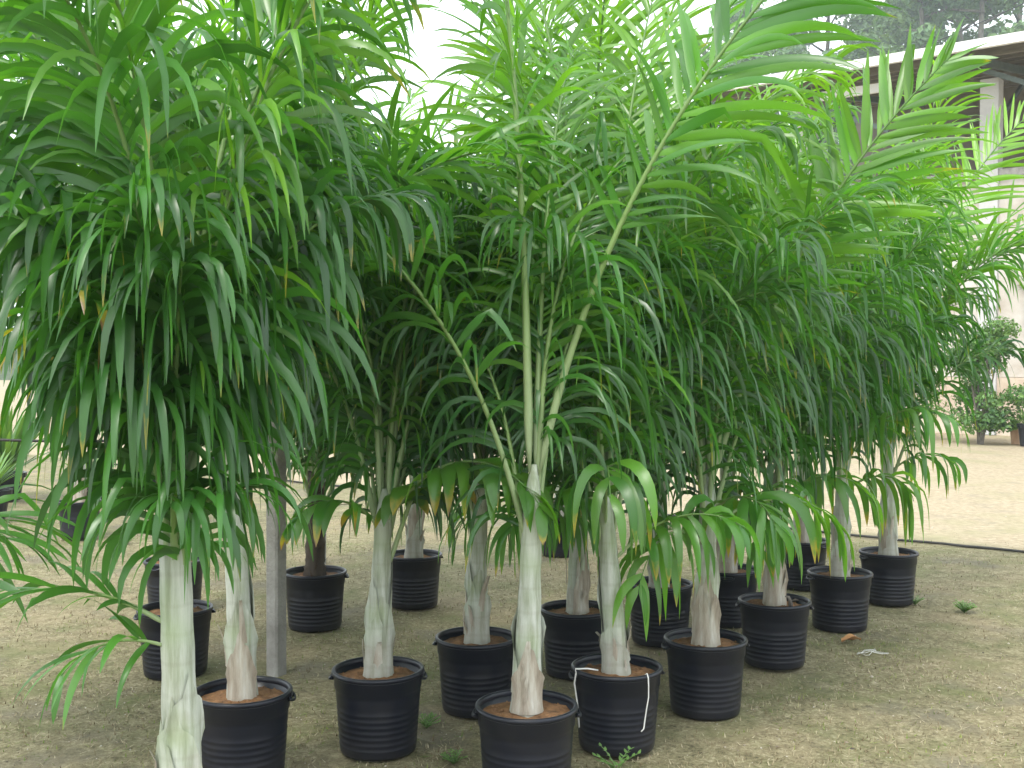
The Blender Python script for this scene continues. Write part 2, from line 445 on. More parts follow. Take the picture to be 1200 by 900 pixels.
OCT = [(1, 0, 0), (0, 1, 0), (-1, 0, 0), (0, -1, 0), (0, 0, 1)]
for i in range(9000):
    y = 2.6 + 9.0 * rg.random() ** 1.4
    x = (rg.random() * 2 - 1) * (0.62 * y + 0.6)
    z = relief(x, y) - 0.013
    s = rg.uniform(0.002, 0.006) * (1.8 if rg.random() < 0.06 else 1)
    a = rg.random() * 6.28; ca, sa = math.cos(a), math.sin(a)
    t = rg.random(); c = (t, 0, 0, 1)
    kx, ky, kz = s * rg.uniform(.8, 1.6), s * rg.uniform(.6, 1.1), s * rg.uniform(.5, .9)
    pm.add([(x + (px * kx) * ca - (py * ky) * sa, y + (px * kx) * sa + (py * ky) * ca, z + pz * kz) for px, py, pz in OCT],
           [(0, 1, 4), (1, 2, 4), (2, 3, 4), (3, 0, 4)], [c] * 5)
tag(pm.build('gravel', M['gravel'], attr=True), 'scattered grit and pebbles on the nursery ground', 'gravel', kind='stuff')

# ------------------------------------------------------------------ open shed on the right
U = Vector((-0.784, 0.622, 0)); NV = Vector((-0.622, -0.784, 0))     # along the facade, and out towards the yard
A0 = Vector((10.2, 22.2, 0)) - NV * 1.7                               # a point on the wall line
def fp(s, out, z): return A0 + U * s + NV * out + Vector((0, 0, z))
shed = empty('open_shed', A0)
tag(shed, 'open sided shed with white fascia, grey columns and whitewashed wall behind the palms', 'shed')
def local(mb):
    mb.v = [(v[0] - A0.x, v[1] - A0.y, v[2]) for v in mb.v]; return mb
S0, S1 = -9.0, 7.6
EAVE = 8.0
def slab(mb, s0, s1, o0, o1, z0, z1, z0b=None, z1b=None):
    """box along the facade; b-heights at the o1 edge"""
    z0b = z0 if z0b is None else z0b; z1b = z1 if z1b is None else z1b
    vs = [fp(s0, o0, z0), fp(s1, o0, z0), fp(s1, o1, z0b), fp(s0, o1, z0b), fp(s0, o0, z1), fp(s1, o0, z1), fp(s1, o1, z1b), fp(s0, o1, z1b)]
    mb.add([tuple(v) for v in vs], [(0, 3, 2, 1), (4, 5, 6, 7), (0, 1, 5, 4), (1, 2, 6, 5), (2, 3, 7, 6), (3, 0, 4, 7)])
b = MB(); slab(b, S0, S1, 1.7, 1.82, EAVE - 0.06, EAVE + 0.13); local(b).build('fascia', M['fascia'], shed)
b = MB(); slab(b, S0, S1, 1.695, -9.0, EAVE + 0.02, EAVE + 0.06, EAVE + 1.7, EAVE + 1.74); local(b).build('roof', M['roof_sheet'], shed)
k = 0.95
while k > -8.6:                                                       # purlins under the sheets
    zt = EAVE + 0.02 + (1.7 - k) / 10.7 * 1.68
    b = MB(); slab(b, S0, S1, k, k - 0.09, zt - 0.17, zt - 0.012); local(b).build('purlin', M['timber'], shed)
    k -= 0.95
COLS = [-7.5, -3.2, 1.08, 5.3]
for s in COLS:
    b = MB(); slab(b, s - 0.19, s + 0.19, 0.2, -0.18, 0, EAVE - 0.32)
    local(b).build('column', M['concrete_pale'], shed)
    b = MB()
    b.bar(fp(s, 1.6, EAVE - 0.2), fp(s, -8.4, EAVE + 1.25), 0.10, 0.16)
    local(b).build('rafter', M['steel'], shed)
    b = MB()
    b.bar(fp(s, 0.1, EAVE - 1.5), fp(s, -2.9, EAVE + 0.3), 0.07, 0.09)
    local(b).build('brace', M['steel'], shed)
    b = MB()
    b.bar(fp(s + 0.1, 0.35, EAVE - 0.15), fp(s - 2.1, 0.35, EAVE - 1.2), 0.08, 0.1)
    local(b).build('brace', M['steel'], shed)
for a, c in zip(COLS[:-1], COLS[1:]):
    b = MB(); slab(b, a + 0.192, c - 0.192, 0.06, -0.1, 1.25, 5.55); local(b).build('wall_panel', M['wall'], shed)
    b = MB(); slab(b, a + 0.192, c - 0.192, 0.10, -0.12, -0.05, 1.24); local(b).build('wall_plinth', M['wall_low'], shed)
    b = MB(); slab(b, a + 0.193, c - 0.193, 0.16, -0.14, 5.552, 5.72); local(b).build('wall_coping', M['concrete'], shed)
b = MB(); slab(b, 3.1, 4.6, 0.9, 0.82, EAVE - 0.42, EAVE - 0.22); local(b).build('white_strip', M['fascia'], shed)  # short white slab standing in for an unidentified pale strip below the eave
b = MB(); slab(b, S0, S1, -9.0, -9.1, -0.05, EAVE + 1.68); local(b).build('back_wall', M['roof_sheet'], shed)
# stay wires above the roof
for a, bb, lab in ((fp(-6, 0, EAVE + 3.4), fp(6, -3, EAVE + 0.9), 'overhead wire sloping down just behind the white fascia'), (fp(-7.5, -2, EAVE + 3.2), fp(5.5, -7, EAVE + 1.7), 'overhead wire sloping over the far back of the shed roof')):
    b = MB()
    pts = [a.lerp(bb, t / 10) - Vector((0, 0, 0.25 * math.sin(math.pi * t / 10))) for t in range(11)]
    b.tube(pts, 0.013, 5); o = b.build('overhead_wire', M['wire'])
    tag(o, lab, 'wire', 'overhead wires above the shed')

# ------------------------------------------------------------------ palms
CAMV = Vector((0, 0, CAM_H))
FPX = 1300.0
def project(p):
    d = max(p[1], 0.1)
    return 600 + FPX * p[0] / d, 420 - FPX * (p[2] - CAM_H) / d

def leaflet_batch(base, d0, side, length, width, droop, age, dry, rnd, twist, fold, kink, seg=8):
    """folded straps of leaf bending under their weight; arrays in, (M, (seg+1)*3, 3) verts and tint colours out"""
    p = np.array(base, float); d = np.array(d0, float); b = np.array(side, float)
    nrmz = lambda v: v / np.maximum(np.linalg.norm(v, axis=1, keepdims=True), 1e-6)
    d = nrmz(d); b = nrmz(b - d * (b * d).sum(1, keepdims=True))
    M_ = len(p)
    V = np.zeros((M_, seg + 1, 3, 3)); C = np.ones((M_, seg + 1, 3, 4))
    ct, sw = np.cos(twist / seg)[:, None], np.sin(twist / seg)[:, None]
    for k in range(seg + 1):
        t = k / seg
        nrm = np.cross(b, d)
        w = (width * 0.5 * min(1.0, 0.35 + 3.2 * t) * (1 - t ** 3.2) ** 0.8 + 0.0006)[:, None]
        up = nrm * w * fold[:, None]
        V[:, k, 0] = p - b * w + up; V[:, k, 1] = p; V[:, k, 2] = p + b * w + up
        dt = np.where(dry > 0, np.maximum(0.0, dry * 1.3 * t ** 2.2 - 0.15 * (1 - dry)), 0.0)
        for j, (kd, kr) in enumerate(((1.1, 0.0), (0.85, 0.14), (1.1, 0.0))):
            C[:, k, j, 0] = age; C[:, k, j, 1] = np.minimum(1, dt * kd); C[:, k, j, 2] = np.minimum(1, rnd + kr)
        p = p + d * (length / seg)[:, None]
        g = droop * (0.05 + 0.30 * t) + np.where(np.abs(kink - t) < 0.5 / seg, 1.1, 0.0)
        d = d.copy(); d[:, 2] -= g; d = nrmz(d)
        b = b * ct + np.cross(b, d) * sw
        b = nrmz(b - d * (b * d).sum(1, keepdims=True))
    return V.reshape(M_, -1, 3), C.reshape(M_, -1, 4)

def leaf_faces(seg):
    F = []
    for k in range(seg):
        a = k * 3
        F += [(a, a + 1, a + 4, a + 3), (a + 1, a + 2, a + 5, a + 4)]
    return F
LEAF_F = leaf_faces(8)

def leaflet(base, d0, side, length, width, droop, age, dry, rnd, seg=7, twist=0.0, fold=0.3):
    one = lambda v: np.array([v], float)
    V, C = leaflet_batch([tuple(base)], [tuple(d0)], [tuple(side)], one(length), one(width), one(droop), one(age), one(dry), one(rnd), one(twist), one(fold), one(-9), seg)
    return [tuple(v) for v in V[0]], leaf_faces(seg), [tuple(c) for c in C[0]]

def make_frond(rng, base, az, el0, L, bend, pairs, lmax, wmax, droop, age, dry=0.0, pet=0.2, power=1.5, sway=0.0, r0=0.013, seg=7, spread=1.0, lift=0.15, roll=0.0, plume=0.55):
    """returns (rachis MB, list of leaflets)"""
    N = 26
    pts = [Vector(base)]; dirs = []
    for k in range(N):
        s = k / N
        el = R(el0 - bend * s ** power); a = R(az + sway * s)
        d = Vector((math.cos(el) * math.cos(a), math.cos(el) * math.sin(a), math.sin(el)))
        dirs.append(d); pts.append(pts[-1] + d * (L / N))
    dirs.append(dirs[-1])
    mb = MB()
    cols = [(min(1, (k / N) * 0.9 + 0.25 * age * (k / N)), 0, 0, 1) for k in range(N + 1)]
    rad = [max(0.0022, r0 * (0.25, 0.8, 1.1)[min(k, 2)] * (1 - 0.86 * (k / N) ** 0.8)) for k in range(N + 1)]
    mb.tube(pts, rad, 6, cols)
    out = []
    for i in range(pairs):
        u = (i + 0.5) / pairs
        for sgn in (-1, 1):
            if rng.random() < 0.03: continue
            s = pet + (1 - pet) * min(0.995, max(0.0, u + rng.uniform(-0.4, 0.4) / pairs))
            x = s * N; k = min(int(x), N - 1); f = x - k
            p = pts[k].lerp(pts[k + 1], f); d = dirs[k]
            a = R(az + sway * s)
            side = Vector((-math.sin(a), math.cos(a), 0)) * sgn
            upv = (side * sgn).cross(d) if True else None
            if upv.z < 0 and abs(d.z) < 0.9: upv = -upv
            if roll:
                cr, sr = math.cos(R(roll)), math.sin(R(roll))
                base_side = side * sgn
                side = (base_side * cr + d.cross(base_side) * sr) * sgn
                upv = (side * sgn).cross(d)
            ang = R((62 - 34 * u) * spread + rng.uniform(-9, 9))
            around = lift + rng.gauss(0, plume)                     # leaflets stand out all round the stalk
            lat = side * math.cos(around) + upv * math.sin(around)
            d0 = d * math.cos(ang) + lat * math.sin(ang)
            prof = (0.62 + 0.38 * min(1, u / 0.3)) if u < 0.45 else 1 - 0.62 * ((u - 0.45) / 0.55) ** 1.5
            ln = lmax * prof * rng.uniform(0.85, 1.12)
            w = wmax * (0.75 + 0.25 * prof) * rng.uniform(0.8, 1.15)
            dr = max(0.05, droop * rng.uniform(0.6, 1.4))
            dy = min(1.0, max(0.0, dry + rng.uniform(-0.35, 0.25)))
            if rng.random() < 0.25: dy = max(dy, rng.uniform(0.15, 0.55))
            ag = min(1, max(0, age + rng.uniform(-0.14, 0.14)))
            kink = rng.uniform(0.3, 0.75) if rng.random() < 0.09 * min(droop, 2) else -9.0
            out.append((p, d0, d, ln, w, dr, ag, dy, rng.random(), rng.uniform(-1.5, 1.5), rng.uniform(0.08, 0.38), kink))
    return mb, out, pts

def lathe_pot_profile():
    pr = [(0.0, 0.006), (0.150, 0.006), (0.156, 0.0), (0.1605, 0.012)]
    z = 0.03
    while z < 0.19:
        r = 0.160 + (0.184 - 0.160) * z / 0.345
        pr += [(r, z), (r + 0.0015, z + 0.005), (r + 0.0015, z + 0.011), (r, z + 0.016)]
        z += 0.025
    pr += [(0.1755, 0.215), (0.1775, 0.245), (0.1800, 0.268), (0.1835, 0.272), (0.1845, 0.318), (0.1875, 0.322)]
    return pr
mb = MB(); mb.lathe(lathe_pot_profile() + [(0.1772, 0.3215), (0.174, 0.24), (0.170, 0.2)], 40)
POT_MESH = mb.mesh('pot', True); POT_MESH.materials.append(M['pot'])
mb = MB(); mb.lathe([(0.1770, 0.3225), (0.1885, 0.3225), (0.1935, 0.326), (0.1955, 0.334), (0.1935, 0.342), (0.188, 0.345), (0.1815, 0.344), (0.177, 0.336), (0.1770, 0.3225)], 40)
RIM_MESH = mb.mesh('rim', True); RIM_MESH.materials.append(M['pot'])
def handle_mesh():
    mb = MB()
    pts = []
    for k in range(9):
        a = math.pi * k / 8
        pts.append((0.188 + 0.015 * math.sin(a), 0.045 * math.cos(a), 0.315 - 0.012 * math.sin(a)))
    mb.tube(pts, 0.006, 7)
    mb.box((0.1885, 0, 0.311), (0.012, 0.075, 0.016))
    m = mb.mesh('handle', False); m.materials.append(M['pot']); return m
HANDLE_MESH = handle_mesh()
def soil_mesh(seed):
    rng = random.Random(seed); mb = MB()
    rings, n = 8, 28
    vs = [(0, 0, 0.322)]; fs = []
    for i in range(1, rings + 1):
        r = 0.1755 * i / rings
        for k in range(n):
            a = 2 * math.pi * k / n
            x, y = r * math.cos(a), r * math.sin(a)
            z = 0.322 - 0.02 * (i / rings) ** 2 + 0.014 * mnoise.noise(Vector((x * 16, y * 16, seed))) + 0.006 * mnoise.noise(Vector((x * 50, y * 50, seed)))
            vs.append((x, y, z))
    for k in range(n): fs.append((0, 1 + k, 1 + (k + 1) % n))
    for i in range(rings - 1):
        for k in range(n):
            a, b_ = 1 + i * n, 1 + (i + 1) * n
            fs.append((a + k, b_ + k, b_ + (k + 1) % n, a + (k + 1) % n))
    mb.add(vs, fs)
    for q in range(60):
        a, r, s = rng.random() * 6.28, 0.168 * math.sqrt(rng.random()), rng.uniform(0.003, 0.009)
        x, y = r * math.cos(a), r * math.sin(a)
        z = 0.322 - 0.02 * (r / 0.1755) ** 2 + 0.014 * mnoise.noise(Vector((x * 16, y * 16, seed)))
        mb.add([(x + px * s * 1.4, y + py * s, z + pz * s) for px, py, pz in OCT], [(0, 1, 4), (1, 2, 4), (2, 3, 4), (3, 0, 4)])
    m = mb.mesh('soil', True); m.materials.append(M['soil']); return m
SOILS = [soil_mesh(s) for s in (1, 2, 3, 4)]

def stem_curve(h, lean, laz, bow=0.0):
    """stem axis from soil to crown: function t -> point"""
    lx, ly = math.cos(R(laz)) * lean, math.sin(R(laz)) * lean
    def f(t):
        return Vector((lx * (t ** 1.2) + bow * math.sin(math.pi * t), ly * (t ** 1.2), 0.30 + h * t))
    return f

def palm(x, y, label, seed, stem=0.95, lean=0.05, laz=0, r_base=0.056, r_top=0.034, n=11, Lmin=1.0, Lmax=2.1, lmax=0.56, wmax=0.0215,
         droop=1.0, age0=0.15, age1=0.8, heroes=(), low=2, low_az=None, low_dry=0.35, rot=None, dark=False, singles=300, bow=0.0, pairs=50, tall=0.0,
         pot=True, drybase=0.0, low_L=0.74, young=None, el_hi=87, el_lo=77, avoid=None, tlo=0.6, short=(), skip=()):
    rng = random.Random(seed)
    root = empty('potted_palm', (x, y, 0))
    tag(root, label, 'palm', 'potted palms standing in the nursery')
    if pot:
        rz = rng.uniform(0, 360) if rot is None else rot
        po = link('pot', POT_MESH, None, root); po.rotation_euler = (0, 0, R(rz))
        link('rim', RIM_MESH, None, po)
        for a in (0, 180):
            h = link('handle', HANDLE_MESH, None, po); h.rotation_euler = (0, 0, R(a))
        so = link('soil', rng.choice(SOILS), None, root); so.rotation_euler = (0, 0, R(rng.uniform(0, 360)))
    ax = stem_curve(stem, lean, laz, bow)
    # trunk
    NS, NR = 30, 16
    vs, fs = [], []
    for i in range(NS + 1):
        t = i / NS; c = ax(t)
        r = r_top + (r_base - r_top) * (1 - t) ** 1.3 + r_base * 0.16 * math.exp(-t * stem / 0.06)
        if not dark: r *= 1 - 0.7 * max(0.0, (t - 0.82) / 0.18) ** 1.5
        r *= 1 + 0.035 * math.sin(t * stem * 42 + seed) * (1 - 0.6 * t)
        for q in range(NR):
            a = 2 * math.pi * q / NR
            rr = r * (1 + 0.07 * mnoise.noise(Vector((math.cos(a) * 1.3, math.sin(a) * 1.3, t * 5 + seed))))
            if dark: rr *= 1 + 0.22 * (mnoise.noise(Vector((math.cos(a) * 5, math.sin(a) * 5, t * 26 + seed))))
            vs.append((c.x + rr * math.cos(a), c.y + rr * math.sin(a), c.z))
    for i in range(NS):
        for q in range(NR):
            fs.append((i * NR + q, i * NR + (q + 1) % NR, (i + 1) * NR + (q + 1) % NR, (i + 1) * NR + q))
    fs.append(tuple(NS * NR + q for q in range(NR)))
    mb = MB(); mb.add(vs, fs)
    mb.build('trunk', M['trunk_dark'] if dark else M['trunk'], root, smooth=True)
    if dark:
        mb = MB()
        for q in range(140):
            t = rng.random(); a = rng.random() * 6.28; c = ax(t)
            r = r_base * (1 - 0.4 * t)
            p0 = c + Vector((math.cos(a) * r, math.sin(a) * r, 0))
            p1 = p0 + Vector((math.cos(a + rng.uniform(-.6, .6)), math.sin(a), rng.uniform(0.3, 1.6))) * rng.uniform(0.02, 0.06)
            s_ = Vector((-math.sin(a), math.cos(a), 0)) * 0.004
            mb.add([tuple(p0 - s_), tuple(p0 + s_), tuple(p1)], [(0, 1, 2)])
        tag(mb.build('trunk_fibre', M['fibre'], root), kind='stuff')
    else:
        # old sheaths wrapping the foot of the stem, tops torn to a point
        for q in range(rng.choice((2, 3, 3))):
            a0 = rng.uniform(0, 6.28) if q else R(rng.uniform(230, 310)); wrap = rng.uniform(1.9, 3.4)
            t0 = rng.uniform(0.0, 0.03) + 0.07 * q; hgt = rng.uniform(0.2, 0.42)
            vs, fs = [], []
            NA, NH = 12, 8
            for i in range(NH + 1):
                for j in range(NA + 1):
                    v = j / NA
                    a = a0 + (v - 0.5) * wrap * (1 - 0.1 * i / NH)
                    top = hgt * (0.45 + 0.55 * (1 - abs(2 * v - 1)) ** 0.8 + 0.05 * math.sin(v * 19 + seed))
                    t = t0 + (i / NH) * top / stem; c = ax(min(t, 1))
                    r = r_top + (r_base - r_top) * (1 - t) ** 1.3 + r_base * 0.16 * math.exp(-t * stem / 0.06)
                    r = r * 1.07 + 0.0015 + (0.002 + 0.014 * abs(2 * v - 1) ** 2) * (i / NH) ** 3
                    vs.append((c.x + r * math.cos(a), c.y + r * math.sin(a), c.z))
            for i in range(NH):
                for j in range(NA):
                    k = i * (NA + 1) + j
                    fs.append((k, k + 1, k + NA + 2, k + NA + 1))
            mb = MB(); mb.add(vs, fs); mb.build('leaf_sheath', M['sheath_dry'] if (q < 2 and rng.random() < 0.4) else M['trunk'], root, smooth=True)
        rs = random.Random(seed * 7 + 1)
        for q in range(rs.choice((2, 3, 4))):                       # torn brown strips standing off the foot
            a = rs.uniform(0, 6.28) if q else R(rs.uniform(200, 340)); hgt = rs.uniform(0.06, 0.2); w0 = rs.uniform(0.010, 0.028)
            t0 = rs.uniform(0.0, 0.22); vs, fs = [], []
            for i in range(7):
                v = i / 6; t = t0 + v * hgt / stem; c = ax(min(t, 1))
                r = (r_top + (r_base - r_top) * (1 - t) ** 1.3) * 1.09 + 0.004 + rs.uniform(0.5, 1.5) * 0.022 * v ** 2
                for j in (-1, 0, 1):
                    aa = a + j * w0 * (1 - 0.75 * v) / r_base + 0.25 * v * math.sin(seed + q)
                    vs.append((c.x + (r - 0.003 * abs(j)) * math.cos(aa), c.y + (r - 0.003 * abs(j)) * math.sin(aa), c.z - 0.01))
            for i in range(6):
                for j in (0, 1):
                    k = i * 3 + j; fs.append((k, k + 1, k + 4, k + 3))
            mb = MB(); mb.add(vs, fs); mb.build('torn_sheath_strip', M['sheath_dry'], root, smooth=True)
    # fronds
    specs = []
    az0 = rng.uniform(0, 360)
    for i in range(n):
        u = i / max(1, n - 1)
        az = az0 + i * 137.5 + rng.uniform(-18, 18)
        if avoid:
            lo, hi = avoid
            if lo <= az % 360 <= hi: az += (hi - lo) * 0.8
        specs.append(dict(t=tlo + (1 - tlo) * u ** 0.8, az=az, el0=el_lo + (el_hi - el_lo) * u + rng.uniform(-6, 4),
                          L=(Lmin + (Lmax - Lmin) * (0.25 + 0.75 * u)) * rng.uniform(0.9, 1.08), bend=100 - 45 * u + rng.uniform(-18, 18), power=2.4 - 0.5 * u,
                          pairs=int(pairs * (0.75 + 0.3 * u)), lmax=lmax * rng.uniform(0.88, 1.1), wmax=wmax * rng.uniform(0.9, 1.1),
                          droop=droop * (3.6 - 2.3 * u) * rng.uniform(0.7, 1.3), age=age0 + (age1 - age0) * u ** 1.5 + rng.uniform(-0.06, 0.06),
                          dry=max(0, 0.30 - 0.4 * u), pet=rng.uniform(0.10, 0.22), sway=rng.uniform(-25, 25), r0=0.012 + 0.003 * u))
    for i in range(low):
        az = (low_az[i] if low_az else rng.uniform(0, 360))
        specs.append(dict(t=rng.uniform(0.58, 0.9), az=az + rng.uniform(-20, 20), el0=rng.uniform(22, 60), L=low_L * rng.uniform(0.6, 1.2), bend=rng.uniform(80, 135),
                          pairs=9, lmax=rng.uniform(0.34, 0.50), wmax=rng.uniform(0.034, 0.050), droop=rng.uniform(2.5, 6.0), age=rng.uniform(0.5, 0.75), dry=low_dry, pet=0.18, sway=rng.uniform(-15, 15), r0=0.009, lift=-0.1, plume=0.35, roll=rng.uniform(-30, 30)))
    specs += [dict(hh) for hh in heroes]
    for i in short: specs[i]['L'] *= 0.55                       # younger fronds that have not grown out yet
    specs = [q for i, q in enumerate(specs) if i not in skip]
    cand = []
    for sp in specs:
        t = sp.pop('t'); z = sp.pop('z', None)
        if z is not None: t = (z - 0.30) / stem
        bpt = ax(min(t, 1.0))
        rb = (r_top + (r_base - r_top) * (1 - min(t, 1)) ** 1.3) * 0.55
        bpt = bpt + Vector((math.cos(R(sp['az'])) * rb, math.sin(R(sp['az'])) * rb, -0.03))
        rach, lv, pts = make_frond(rng, bpt, **sp)
        fo = rach.build('frond', M['stalk'], root, smooth=True, attr=True)
        for q in lv:
            mid = Vector(q[0]) + Vector(q[1]).normalized() * q[3] * 0.5 + Vector((x, y, 0))
            px, py = project(mid)
            inside = -20 < px < 1220 and -20 < py < 920
            cand.append(((1 if inside else 0) * q[3] * q[4] / (mid - CAMV).length ** 3, q, fo))
    cand.sort(key=lambda c: -c[0])
    rest = MB()
    col_ = lambda i: np.array([c[1][i] for c in cand], float)
    VV, CC = leaflet_batch([tuple(c[1][0]) for c in cand], [tuple(c[1][1]) for c in cand], [tuple(c[1][2]) for c in cand],
                           *[col_(i) for i in range(3, 12)])
    for i, (sc, q, fo) in enumerate(cand):
        V, C = VV[i].tolist(), CC[i].tolist()
        if i < singles and sc > 0:
            mb = MB(); mb.add(V, LEAF_F, C)
            mb.build('leaflet', M['leaf'], fo, smooth=True, attr=True)
        else:
            rest.add(V, LEAF_F, C)
    if rest.v:
        tag(rest.build('leaflets', M['leaf'], root, smooth=True, attr=True), kind='stuff')
    return root

def H(az, el0, L, bend, t=1.0, z=None, pairs=42, lmax=0.53, wmax=0.028, droop=0.9, age=0.6, dry=0.0, pet=0.24, power=1.4, sway=0.0, r0=0.017, spread=1.0, lift=0.15, roll=0.0, plume=0.4):
    d = dict(t=t, az=az, el0=el0, L=L, bend=bend, pairs=pairs, lmax=lmax, wmax=wmax, droop=droop, age=age, dry=dry, pet=pet, power=power, sway=sway, r0=r0, spread=spread, lift=lift, roll=roll, plume=plume)
    if z is not None: d['z'] = z
    return d

# front row, from the near left to the far right
palm(-0.945, 3.15, 'tall palm with stout pale trunk and a ragged narrow leaved frond low on it', 11, stem=1.05, lean=0.02, laz=180, r_base=0.056, r_top=0.040, n=15, Lmin=1.0, Lmax=2.2, droop=1.3, low=0, wmax=0.027, avoid=(290, 360), tlo=0.88, el_lo=80, short=(7,),
     heroes=(H(195, 35, 0.5, 60, z=0.92, pairs=9, lmax=0.30, wmax=0.026, droop=0.8, age=0.4, dry=0.15, pet=0.15, r0=0.008),
             H(215, 25, 0.32, 80, z=0.86, pairs=7, lmax=0.30, wmax=0.024, droop=1.1, age=0.45, dry=0.2, pet=0.1, r0=0.006),
             H(290, 87, 0.85, 65, z=1.2, droop=3.6, age=0.25, plume=0.7), H(275, 88, 1.0, 60, z=1.2, droop=3.6, age=0.3, dry=0.2, plume=0.9), H(225, 86, 1.0, 65, z=1.25, droop=3.4, age=0.3, dry=0.3, plume=0.9), H(238, 78, 0.62, 70, z=1.35, pairs=6, lmax=0.32, wmax=0.034, droop=2.6, age=0.5, dry=0.95, pet=0.6, r0=0.008),
             H(250, 86, 0.7, 60, z=1.08, droop=4.0, age=0.3, plume=0.7, wmax=0.028, pet=0.12), H(325, 86, 0.42, 100, z=1.05, droop=3.0, age=0.35, pairs=14, lmax=0.45, wmax=0.026, pet=0.1), H(285, 82, 0.42, 110, z=1.08, droop=2.6, age=0.35, dry=0.2, pairs=12, lmax=0.42, wmax=0.026, pet=0.1)), rot=20)
palm(-1.064, 4.35, 'palm with peeling brown sheath in black pot directly in front of the square post', 12, stem=1.2, lean=0.05, laz=190, r_base=0.055, n=13, Lmin=1.2, Lmax=1.95, droop=1.1, low=0, el_lo=80, avoid=(270, 360), tlo=0.8, short=(10, 14),
     heroes=(H(345, 79, 1.95, 88, z=1.2, droop=0.8, age=0.55, sway=-8), H(5, 82, 2.2, 80, z=1.25, droop=0.6, age=0.7), H(0, 80, 2.3, 22, z=1.2, droop=0.9, age=0.75), H(345, 84, 2.4, 22, z=1.2, droop=0.9, age=0.8)), rot=5)
palm(-0.566, 4.66, 'palm with short stem, broad brown tipped low frond and shiny black pot', 13, stem=0.80, lean=0.03, laz=20, r_base=0.055, n=12, Lmin=1.1, Lmax=1.9, droop=1.2, low=0, low_dry=0.5, avoid=(190, 350),
     heroes=(H(320, 50, 1.0, 108, z=0.99, pairs=14, lmax=0.36, wmax=0.066, droop=2.0, age=0.70, dry=0.5, pet=0.05, r0=0.010, lift=0.0, plume=0.1),
             H(215, 50, 0.45, 110, z=0.97, pairs=8, lmax=0.28, wmax=0.05, droop=2.2, age=0.55, dry=0.75, pet=0.1, r0=0.009, lift=0.0, plume=0.1)), rot=180)
palm(0.055, 4.17, 'palm with smooth whitish trunk forking into three long pale frond stalks', 14, stem=0.95, lean=0.03, laz=20, r_base=0.057, r_top=0.034, n=5, Lmin=1.3, Lmax=2.1, low=0, droop=1.1, el_lo=82, avoid=(190, 345), skip=(3,),
     heroes=(H(345, 77, 2.55, 42, z=1.24, pairs=36, lmax=0.55, wmax=0.036, droop=0.55, age=0.6, pet=0.36, r0=0.016, sway=-6, power=1.2, roll=55, plume=0.25),
             H(200, 89, 2.7, 9, z=1.25, pairs=34, lmax=0.5, droop=1.2, age=0.7, pet=0.34, r0=0.018),
             H(200, 76, 2.1, 70, z=0.98, pairs=32, lmax=0.55, droop=1.5, age=0.4, pet=0.30, r0=0.012)), rot=0)
palm(0.447, 4.70, 'palm in black pot with white string looped down its side', 15, stem=0.85, lean=0.07, laz=195, r_base=0.055, n=11, Lmin=1.1, Lmax=2.0, droop=1.1, low=3, low_az=(200, 330, 260, 300), low_dry=0.42, rot=12, short=(9,),
     heroes=(H(60, 87, 2.5, 30, age=0.9, droop=0.5), H(40, 85, 2.4, 40, age=0.7, droop=0.8), H(130, 86, 2.8, 22, age=0.95, droop=0.5), H(180, 86, 2.5, 30, age=0.8, droop=0.8)))
palm(0.907, 5.17, 'palm with brown ragged trunk foot and one long frond arching over the far row', 16, stem=0.85, lean=0.03, laz=60, r_base=0.06, n=11, Lmin=1.1, Lmax=2.0, droop=1.2, low=3, low_az=(300, 240, 20, 270), low_dry=0.42,
     heroes=(H(345, 75, 2.2, 32, z=1.1, pairs=32, lmax=0.50, wmax=0.040, droop=0.22, age=0.72, pet=0.38, r0=0.018, power=1.3, roll=72, plume=0.12, lift=0.0),), rot=8)
palm(1.424, 5.99, 'palm in black pot with a dark twig standing in its orange soil', 17, stem=0.82, lean=0.03, laz=20, r_base=0.055, n=12, Lmin=1.1, Lmax=1.95, droop=1.3, low=3, low_az=(350, 270, 210, 310), low_dry=0.42, rot=170)
palm(2.013, 6.78, 'palm in black pot with a dead orange leaf lying at its foot', 18, stem=0.92, lean=0.02, laz=0, r_base=0.055, n=13, Lmin=1.1, Lmax=2.0, droop=1.4, low=3, low_az=(340, 290, 20, 240), low_dry=0.42, rot=190)
palm(2.556, 7.50, 'palm at the hose end of the front row with fronds reaching towards the shed', 19, stem=0.90, lean=0.02, laz=180, r_base=0.06, n=14, Lmin=1.2, Lmax=2.3, droop=1.2, low=1, low_az=(330,), age1=0.95,
     heroes=(H(10, 80, 2.5, 105, droop=0.8, age=0.8), H(10, 82, 2.5, 45, droop=0.25, age=1.0, roll=60, plume=0.15), H(335, 80, 2.1, 90, droop=1.0, age=0.7)), rot=15)
